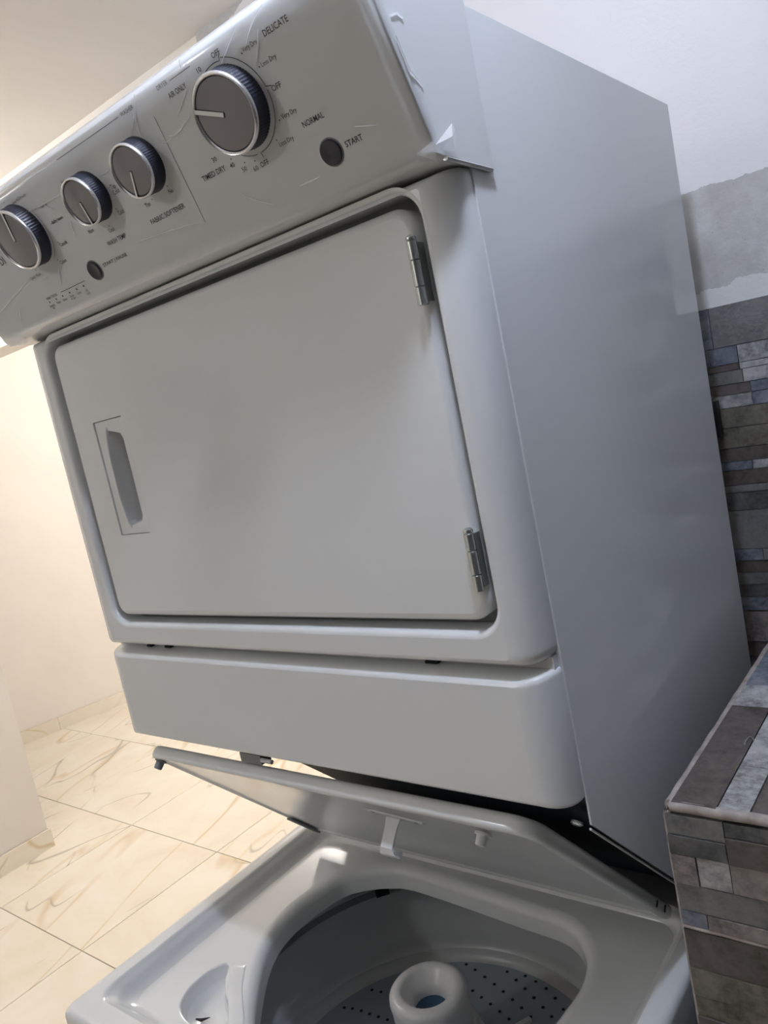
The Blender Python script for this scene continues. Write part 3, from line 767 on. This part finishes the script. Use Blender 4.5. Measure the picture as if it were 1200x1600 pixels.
for P in ([(.3445, -.058, .484), (.3475, -.046, .460), (.3480, -.031, .428), (.3470, -.021, .402)], [(xs_, -.050, .480), (xs_, -.041, .4835), (xs_, -.035, .482)], [(xs_, -.048, .467), (xs_, -.0385, .4455), (xs_, -.0254, .4367)]):
    cm.tube(P, [.0004, .0007, .0007, .0003][:len(P)], 6)
cm.obj('film_crease', CREASE, cons, 60, kind='stuff')
# crumpled tab at the right lower corner, and the loose flap at the left lower corner
fl = MB()
fl.add([(.3500, -.0230, .3955), (.3545, -.0010, .4125), (.3550, .0022, .4085), (.3520, .0009, .3945), (.3505, -.0154, .3925), (.3570, -.0080, .4010), (.3500, .0060, .3920)],
       [(0, 1, 5), (1, 2, 5), (2, 3, 5), (3, 4, 5), (4, 0, 5), (2, 6, 3)])
fl.obj('film_flap', CREASE, cons, 0); fl = MB()
fl.add([(.335, -.028, .3935), (.3490, -.0240, .3985), (.3515, -.0100, .3905), (.3440, -.0150, .3870), (.3350, -.0240, .3880)], [(0, 1, 3), (1, 2, 3), (0, 3, 4)])
fl.obj('film_flap', CREASE, cons, 0); fl = MB()
q = [con(-.318, .006, .002), con(-.290, .003, .003), con(-.284, -.008, .001), con(-.300, -.0065, .004), con(-.326, -.004, .003), con(-.335, .012, -.002), con(-.342, .004, -.006)]
fl.add(q, [(0, 1, 3), (1, 2, 3), (0, 3, 4), (0, 4, 5), (5, 4, 6)])
fl.obj('film_flap', CREASE, cons, 0)

# ---- washer body and top
MB().loft([[(x_, y_, z_) for x_, y_ in rrect(-.345, .345, WF + .003, WB, .014, 6)] for z_ in (FZ + .02, -.4985)], True, False).obj('washer_cabinet', ENAMEL, lc, 40)
for sx in (-.30, .30):
    for yy in (-.13, .53): MB().lathe([(.022, FZ), (.022, FZ + .015), (.012, FZ + .018), (.012, FZ + .03)], (sx, yy, 0), n=20, cap0=True).obj('foot', RUBBER, lc)
OPEN = [(-.1053, -.063), (-.1361, -.0326), (-.1799, .0219), (-.2033, .0666), (-.2110, .1150), (-.2051, .1643), (-.1932, .2035), (-.1677, .2283), (-.1359, .2453), (-.0987, .2541), (-.0027, .2504),
        (.0868, .2440), (.1500, .2409), (.1753, .2340), (.1951, .2195), (.2156, .1923), (.2254, .1519), (.2235, .1142), (.2180, .0750), (.1980, .0200), (.1500, -.0450), (.0850, -.0880), (.0, -.1000), (-.0600, -.0880)]
def crom(P, n=5):
    out = []; m = len(P)
    for i in range(m):
        p = [Vector(P[(i + k - 1) % m]) for k in range(4)]
        for k in range(n):
            t = k / n
            out.append(tuple(.5 * ((2 * p[1]) + (-p[0] + p[2]) * t + (2 * p[0] - 5 * p[1] + 4 * p[2] - p[3]) * t * t + (-p[0] + 3 * p[1] - 3 * p[2] + p[3]) * t ** 3)))
    return out
opn = crom(OPEN)[::-1]         # made counter-clockwise
DISP = [(-.2211, -.0100), (-.2310, -.0260), (-.2340, -.0500), (-.2290, -.0730), (-.2157, -.0900), (-.1959, -.0990), (-.1747, -.1010), (-.1500, -.0960), (-.1372, -.0839), (-.1500, -.0640), (-.1789, -.0464), (-.2000, -.0290), (-.2120, -.0130)]
dsp = crom(DISP, 4)
def area2(P): return sum(P[i - 1][0] * P[i][1] - P[i][0] * P[i - 1][1] for i in range(len(P)))
if area2(opn) < 0: opn = opn[::-1]
if area2(dsp) < 0: dsp = dsp[::-1]
ZR, ZT = -.457, -.480
top = MB()
def rl(ins, z, r): return [(x_, y_, z) for x_, y_ in rrect(-.345 + ins, .345 - ins, WF + ins, WB - ins, max(r, .002), 8)]
loops = [rl(0, -.500, .015)]
for k in range(6):
    th = math.pi / 2 * k / 5; loops.append(rl(.009 * (1 - math.cos(th)), ZR - .009 + .009 * math.sin(th), .015))
def inner(x0, x1, y0, y1, z, r): return [(x_, y_, z) for x_, y_ in rrect(x0, x1, y0, y1, r, 8)]
I0 = (-.3190, .3190, -.1480, .2900)
steps = [(0, 0), (.002, -.0006), (.0045, -.0030), (.006, -.0050), (.010, -.0068), (.013, -.0110), (.017, -.0170), (.021, -.0210), (.027, -.0230)]
for a, dz in steps:
    loops.append(inner(I0[0] + a, I0[1] - a * .68, I0[2] + a * 1.25, I0[3] - a * .3, ZR + dz, .026))
top.loft(loops)
LIP = .016
o1 = offset(opn, LIP)
flat_holes(top, [(p[0], p[1]) for p in loops[-1]], [o1, offset(dsp, .003)], lambda p: (p[0], p[1], ZT))
L = []
for k in range(8):
    th = math.pi / 2 * k / 7
    L.append([(p[0], p[1], ZT - .014 * (1 - math.cos(th))) for p in offset(opn, LIP * (1 - math.sin(th)))])
L.append([(p[0], p[1], ZT - .034) for p in opn])
top.loft(L)
# bleach dispenser pocket
L = []
for k in range(5):
    th = math.pi / 2 * k / 4
    L.append([(p[0], p[1], ZT - .003 * (1 - math.cos(th))) for p in offset(dsp, .003 * (1 - math.sin(th)))])
dc = (-.190, -.062)
for s_, dz in ((.97, -.010), (.9, -.017), (.72, -.0215), (.4, -.0235), (.05, -.0245)):
    L.append([((p[0] - dc[0]) * s_ + dc[0], (p[1] - dc[1]) * s_ + dc[1], ZT + dz) for p in dsp])
top.loft(L, False, True)
top_o = top.obj('washer_top', ENAMEL, lc, 32)
# raised rib beside the dispenser and the little drain slot in it
rib = MB(); La = [(-.2095, -.0075), (-.1950, -.0260), (-.1775, -.0440), (-.1560, -.0610), (-.1345, -.0800), (-.122, -.0930)]; Lb = [(-.1900, .0010), (-.1765, -.0150), (-.1605, -.0320), (-.1400, -.0490), (-.1180, -.0670), (-.105, -.0810)]
def q3(P, t):
    t *= len(P) - 1; k = min(int(t), len(P) - 2); f = t - k
    p = [Vector(P[max(0, min(len(P) - 1, k + d_))]) for d_ in (-1, 0, 1, 2)]
    return .5 * ((2 * p[1]) + (-p[0] + p[2]) * f + (2 * p[0] - 5 * p[1] + 4 * p[2] - p[3]) * f * f + (-p[0] + 3 * p[1] - 3 * p[2] + p[3]) * f ** 3)
loops = []
for k in range(25):
    a, b_ = q3(La, k / 24), q3(Lb, k / 24); hh = .0022 * min(1, (k + .2) / 1.5, (24.2 - k) / 1.5)
    loops.append([(a.lerp(b_, t).x, a.lerp(b_, t).y, ZT + z_) for t, z_ in ((0, -.0005), (.06, hh * .8), (.14, hh), (.5, hh * .55), (.86, hh * .5), (.95, hh * .3), (1, -.0005))])
rib.loft(loops, closed=False).obj('dispenser_rib', ENAMEL, top_o, 50)
MB().tube([(-.2010, -.0830, ZT - .0180), (-.1950, -.0790, ZT - .0205), (-.1860, -.0720, ZT - .0190)], [.0012, .0028, .0006], 8, .5).obj('drain_slot', HOLE, top_o)

# ---- tub, basket, agitator
TC = (0, .11, 0)
MB().lathe([(.335, -.512), (.335, -.530), (.262, -.530), (.250, -.534), (.246, -.541), (.252, -.547), (.257, -.549)], TC, n=96).obj('tub_ring', INNER, lc, 30)
MB().lathe([(.2575, -.546), (.2575, -.5625)], TC, n=96).obj('tub_gap', RINGM, lc, 30)
for a0, a1 in ((98, 108), (136, 141)):
    bl = MB(); L = []
    for k in range(7):
        t = math.radians(a0 + (a1 - a0) * k / 6); L.append([(TC[0] + r_ * math.cos(t), TC[1] + r_ * math.sin(t), z_) for r_, z_ in ((.2570, -.5475), (.2525, -.5475), (.2525, -.5620), (.2570, -.5620))])
    bl.loft(L, True, True).obj('tub_clip', HOLE, lc, 30)
bk = MB().lathe([(.262, -.561), (.2585, -.562), (.2565, -.565), (.2585, -.572), (.2600, -.60), (.2595, -.630), (.2560, -.640), (.2545, -.648), (.2550, -.660), (.2535, -.668), (.2500, -.6725), (.2490, -.6735), (.2500, -.6745),
                (.2490, -.678), (.2460, -.6835), (.2415, -.6885), (.238, -.690)], TC, n=128).obj('wash_basket', INNER, lc, 60)
MB().lathe([(.2385, -.690), (.15, -.6895), (.03, -.689)], TC, n=96, cap1=True).obj('basket_floor', FLOORBK, bk, 60)
HA = [(-.0865, .325), (-.0667, .3206), (-.0447, .3139), (-.023, .3068), (-.0029, .2995), (.0176, .2915), (.0374, .2831), (.0571, .2738), (-.0378, .3446), (-.0175, .3377), (.0038, .328), (.0247, .3181), (.0452, .308), (.0655, .2972), (.0845, .287),
      (.013, .3532 - .012), (.0329, .3437 - .006), (.0536, .3317), (.0742, .3198), (.094, .306), (-.0475, .2816), (-.0277, .2758), (-.0085, .2701), (.0112, .2638), (.0307, .2571), (.050, .249), (-.013, .2402), (.007, .233), (.027, .225)]
HL = [(-.2165, .1678), (-.2026, .172), (-.1866, .1744), (-.1702, .1751), (-.1535, .1767), (-.137, .1782), (-.120, .179), (-.1979, .2157), (-.1815, .2186), (-.1619, .2195), (-.145, .2205), (-.128, .2215), (-.205, .133), (-.188, .135), (-.171, .1365), (-.154, .1375), (-.137, .1385)]
allh = list(HA) + list(HL)
for p in HA:
    for a in (-math.pi / 2, math.pi):
        dx, dy = p[0] - TC[0], p[1] - TC[1]; allh.append((TC[0] + dx * math.cos(a) - dy * math.sin(a), TC[1] + dx * math.sin(a) + dy * math.cos(a)))
hme = None
for (hx, hy) in allh:
    if math.hypot(hx - TC[0], hy - TC[1]) > .236: continue
    if hme is None:
        hb = MB().add([(.0026 * math.cos(t), .0026 * math.sin(t), 0) for t in [math.pi * k / 5 for k in range(10)]] + [(.0022 * math.cos(t), .0022 * math.sin(t), .0006) for t in [math.pi * k / 5 for k in range(10)]],
                      [tuple(range(10, 20))] + [(k, (k + 1) % 10, 10 + (k + 1) % 10, 10 + k) for k in range(10)])
        hme = bpy.data.meshes.new('drain_hole'); hme.from_pydata(hb.v, [], hb.f); hme.materials.append(HOLE)
    o = bpy.data.objects.new('drain_hole', hme); sc.collection.objects.link(o); o.parent = bk
    o.location = Vector((hx, hy, -.6893 + OZ)) - parent_world(bk)
AC = (.008, .128, 0)
ag = MB().lathe([(.085, -.690), (.080, -.684), (.066, -.672), (.060, -.655), (.0575, -.615), (.0555, -.600), (.0520, -.598), (.0515, -.570), (.0530, -.556), (.0522, -.549), (.0485, -.5445), (.0430, -.5425), (.0375, -.5430), (.0345, -.5455), (.0250, -.5590), (.0222, -.5625), (.0215, -.5760)], AC, n=96, cap0=True).obj('agitator', PLASTIC, lc, 50)
MB().lathe([(.0230, -.5740), (.012, -.577)], AC, n=48, cap1=True).obj('softener_cup', BLUE, ag, 50)
for k in range(6):
    t = math.radians(k * 60 + 10); c_, s_ = math.cos(t), math.sin(t)
    L = []
    for r_, zt in ((.050, -.598), (.060, -.600), (.064, -.618), (.075, -.650), (.110, -.678), (.150, -.684)):
        wd = .004
        L.append([(AC[0] + r_ * c_ - wd * s_ * sg, AC[1] + r_ * s_ + wd * c_ * sg, z_) for sg, z_ in ((-1, -.690), (-1, zt - .002), (-.4, zt), (.4, zt), (1, zt - .002), (1, -.690))])
    MB().loft(L, True, True).obj('fin', PLASTIC, ag, 50)

# ---- open lid
P0 = Vector((0, .262, -.4575)); DD = Vector((0, -.256, .2625)).normalized(); LN = Vector((0, .2625, .256)).normalized()
def lid(u, v, w_=0): return P0 + U * u + DD * v + LN * w_
lm = MB(); LT = .018
def lrr(ins, w_, r=.030): return [lid(a, b_, w_) for a, b_ in rrect(-.3015 + ins, .3005 - ins, .0 + ins, .3720 - ins, (max(.004 - ins, .002), max(r - ins, .004), max(r * .45 - ins, .003), max(.004 - ins, .002)), 8)]
L = [lrr(.0165, .0030), lrr(.0130, .0022), lrr(.0110, .0004), lrr(.0080, -.0002)]
for k in range(7):
    th = math.pi / 2 * k / 6; L.append(lrr(.006 * (1 - math.sin(th)), .006 * (1 - math.cos(th))))
for k in range(7):
    th = math.pi / 2 * k / 6; L.append(lrr(.007 * (1 - math.cos(th)), LT - .007 + .007 * math.sin(th)))
lm.loft(L, True, True)
lo = lm.obj('washer_lid', ENAMEL, lc, 38)
# latch strike, bumpers, hinge bracket, slots
stv = MB(); 
stv.add([lid(.070, .3335, .0), lid(.142, .3215, .0), lid(.142, .3150, .0), lid(.070, .3265, .0), lid(.070, .3335, -.0016), lid(.142, .3215, -.0016), lid(.142, .3150, -.0016), lid(.070, .3265, -.0016)], [(0, 1, 2, 3), (4, 7, 6, 5), (0, 4, 5, 1), (1, 5, 6, 2), (2, 6, 7, 3), (3, 7, 4, 0)])
stv.obj('strike_plate', PLASTIC, lo, 0)
for u, v in ((.079, .3285), (.133, .3198)): MB().lathe([(.0022, .0), (.0022, .0008)], None, n=10, cap1=True, M=Matrix.Translation(lid(u, v, -.0017)) @ LN.to_track_quat('-Z', 'Y').to_matrix().to_4x4()).obj('screw', ZINC, lo, 0)
hook = MB()
hp = [(.3240, -.001), (.3235, -.008), (.3225, -.022), (.3215, -.032), (.3160, -.0375), (.3100, -.0385)]
loops = []
for k, (v_, w_) in enumerate(hp):
    wd = (.0100, .0085, .0078, .0080, .0110, .0120)[k]
    loops.append([lid(.106 - wd, v_, w_), lid(.106 + wd, v_, w_), lid(.106 + wd, v_ + .0022, w_ - .0022), lid(.106 - wd, v_ + .0022, w_ - .0022)])
hook.loft(loops, True, True)
for sg in (-1, 1):
    x0_ = .106 + sg * .0118
    hook.add([lid(x0_, .3235, -.0355), lid(x0_, .3085, -.0395), lid(x0_, .3085, -.0320), lid(x0_ - sg * .0018, .3235, -.0355), lid(x0_ - sg * .0018, .3085, -.0395), lid(x0_ - sg * .0018, .3085, -.0320)], [(0, 1, 2), (3, 5, 4), (0, 3, 4, 1), (1, 4, 5, 2), (2, 5, 3, 0)])
hook.obj('latch_strike', PLASTIC, lo, 30, label='white plastic latch hook on the underside of the lid')
Mq = LN.to_track_quat('-Z', 'Y').to_matrix().to_4x4()
for u, v, m_ in ((.2255, .3330, PLASTIC), (-.2890, .3560, RUBBER)):
    MB().lathe([(.0085, -.0005), (.0085, .0016), (.0060, .0020), (.0056, .0105), (.0048, .0118)], None, n=24, cap1=True, M=Matrix.Translation(lid(u, v, .0)) @ Mq).obj('bumper', m_, lo, 40)
MB().add([lid(a, b_, w_) for w_ in (.0, -.003) for a, b_ in ((-.297, .075), (-.284, .075), (-.284, .002), (-.297, .002))], [(0, 1, 2, 3), (4, 7, 6, 5), (0, 4, 5, 1), (1, 5, 6, 2), (2, 6, 7, 3), (3, 7, 4, 0)]).obj('hinge_bracket', RUBBER, lo, 0)
for v in (.0260, .0530):
    MB().add([lid(.3006 + dx, v + a, LT * .5 + b_) for dx in (0, .0006) for a, b_ in ((-.0018, -.004), (.0018, -.004), (.0018, .004), (-.0018, .004))], [(0, 1, 2, 3), (4, 7, 6, 5), (0, 4, 5, 1), (1, 5, 6, 2), (2, 6, 7, 3), (3, 7, 4, 0)]).obj('slot', HOLE, lo, 0)
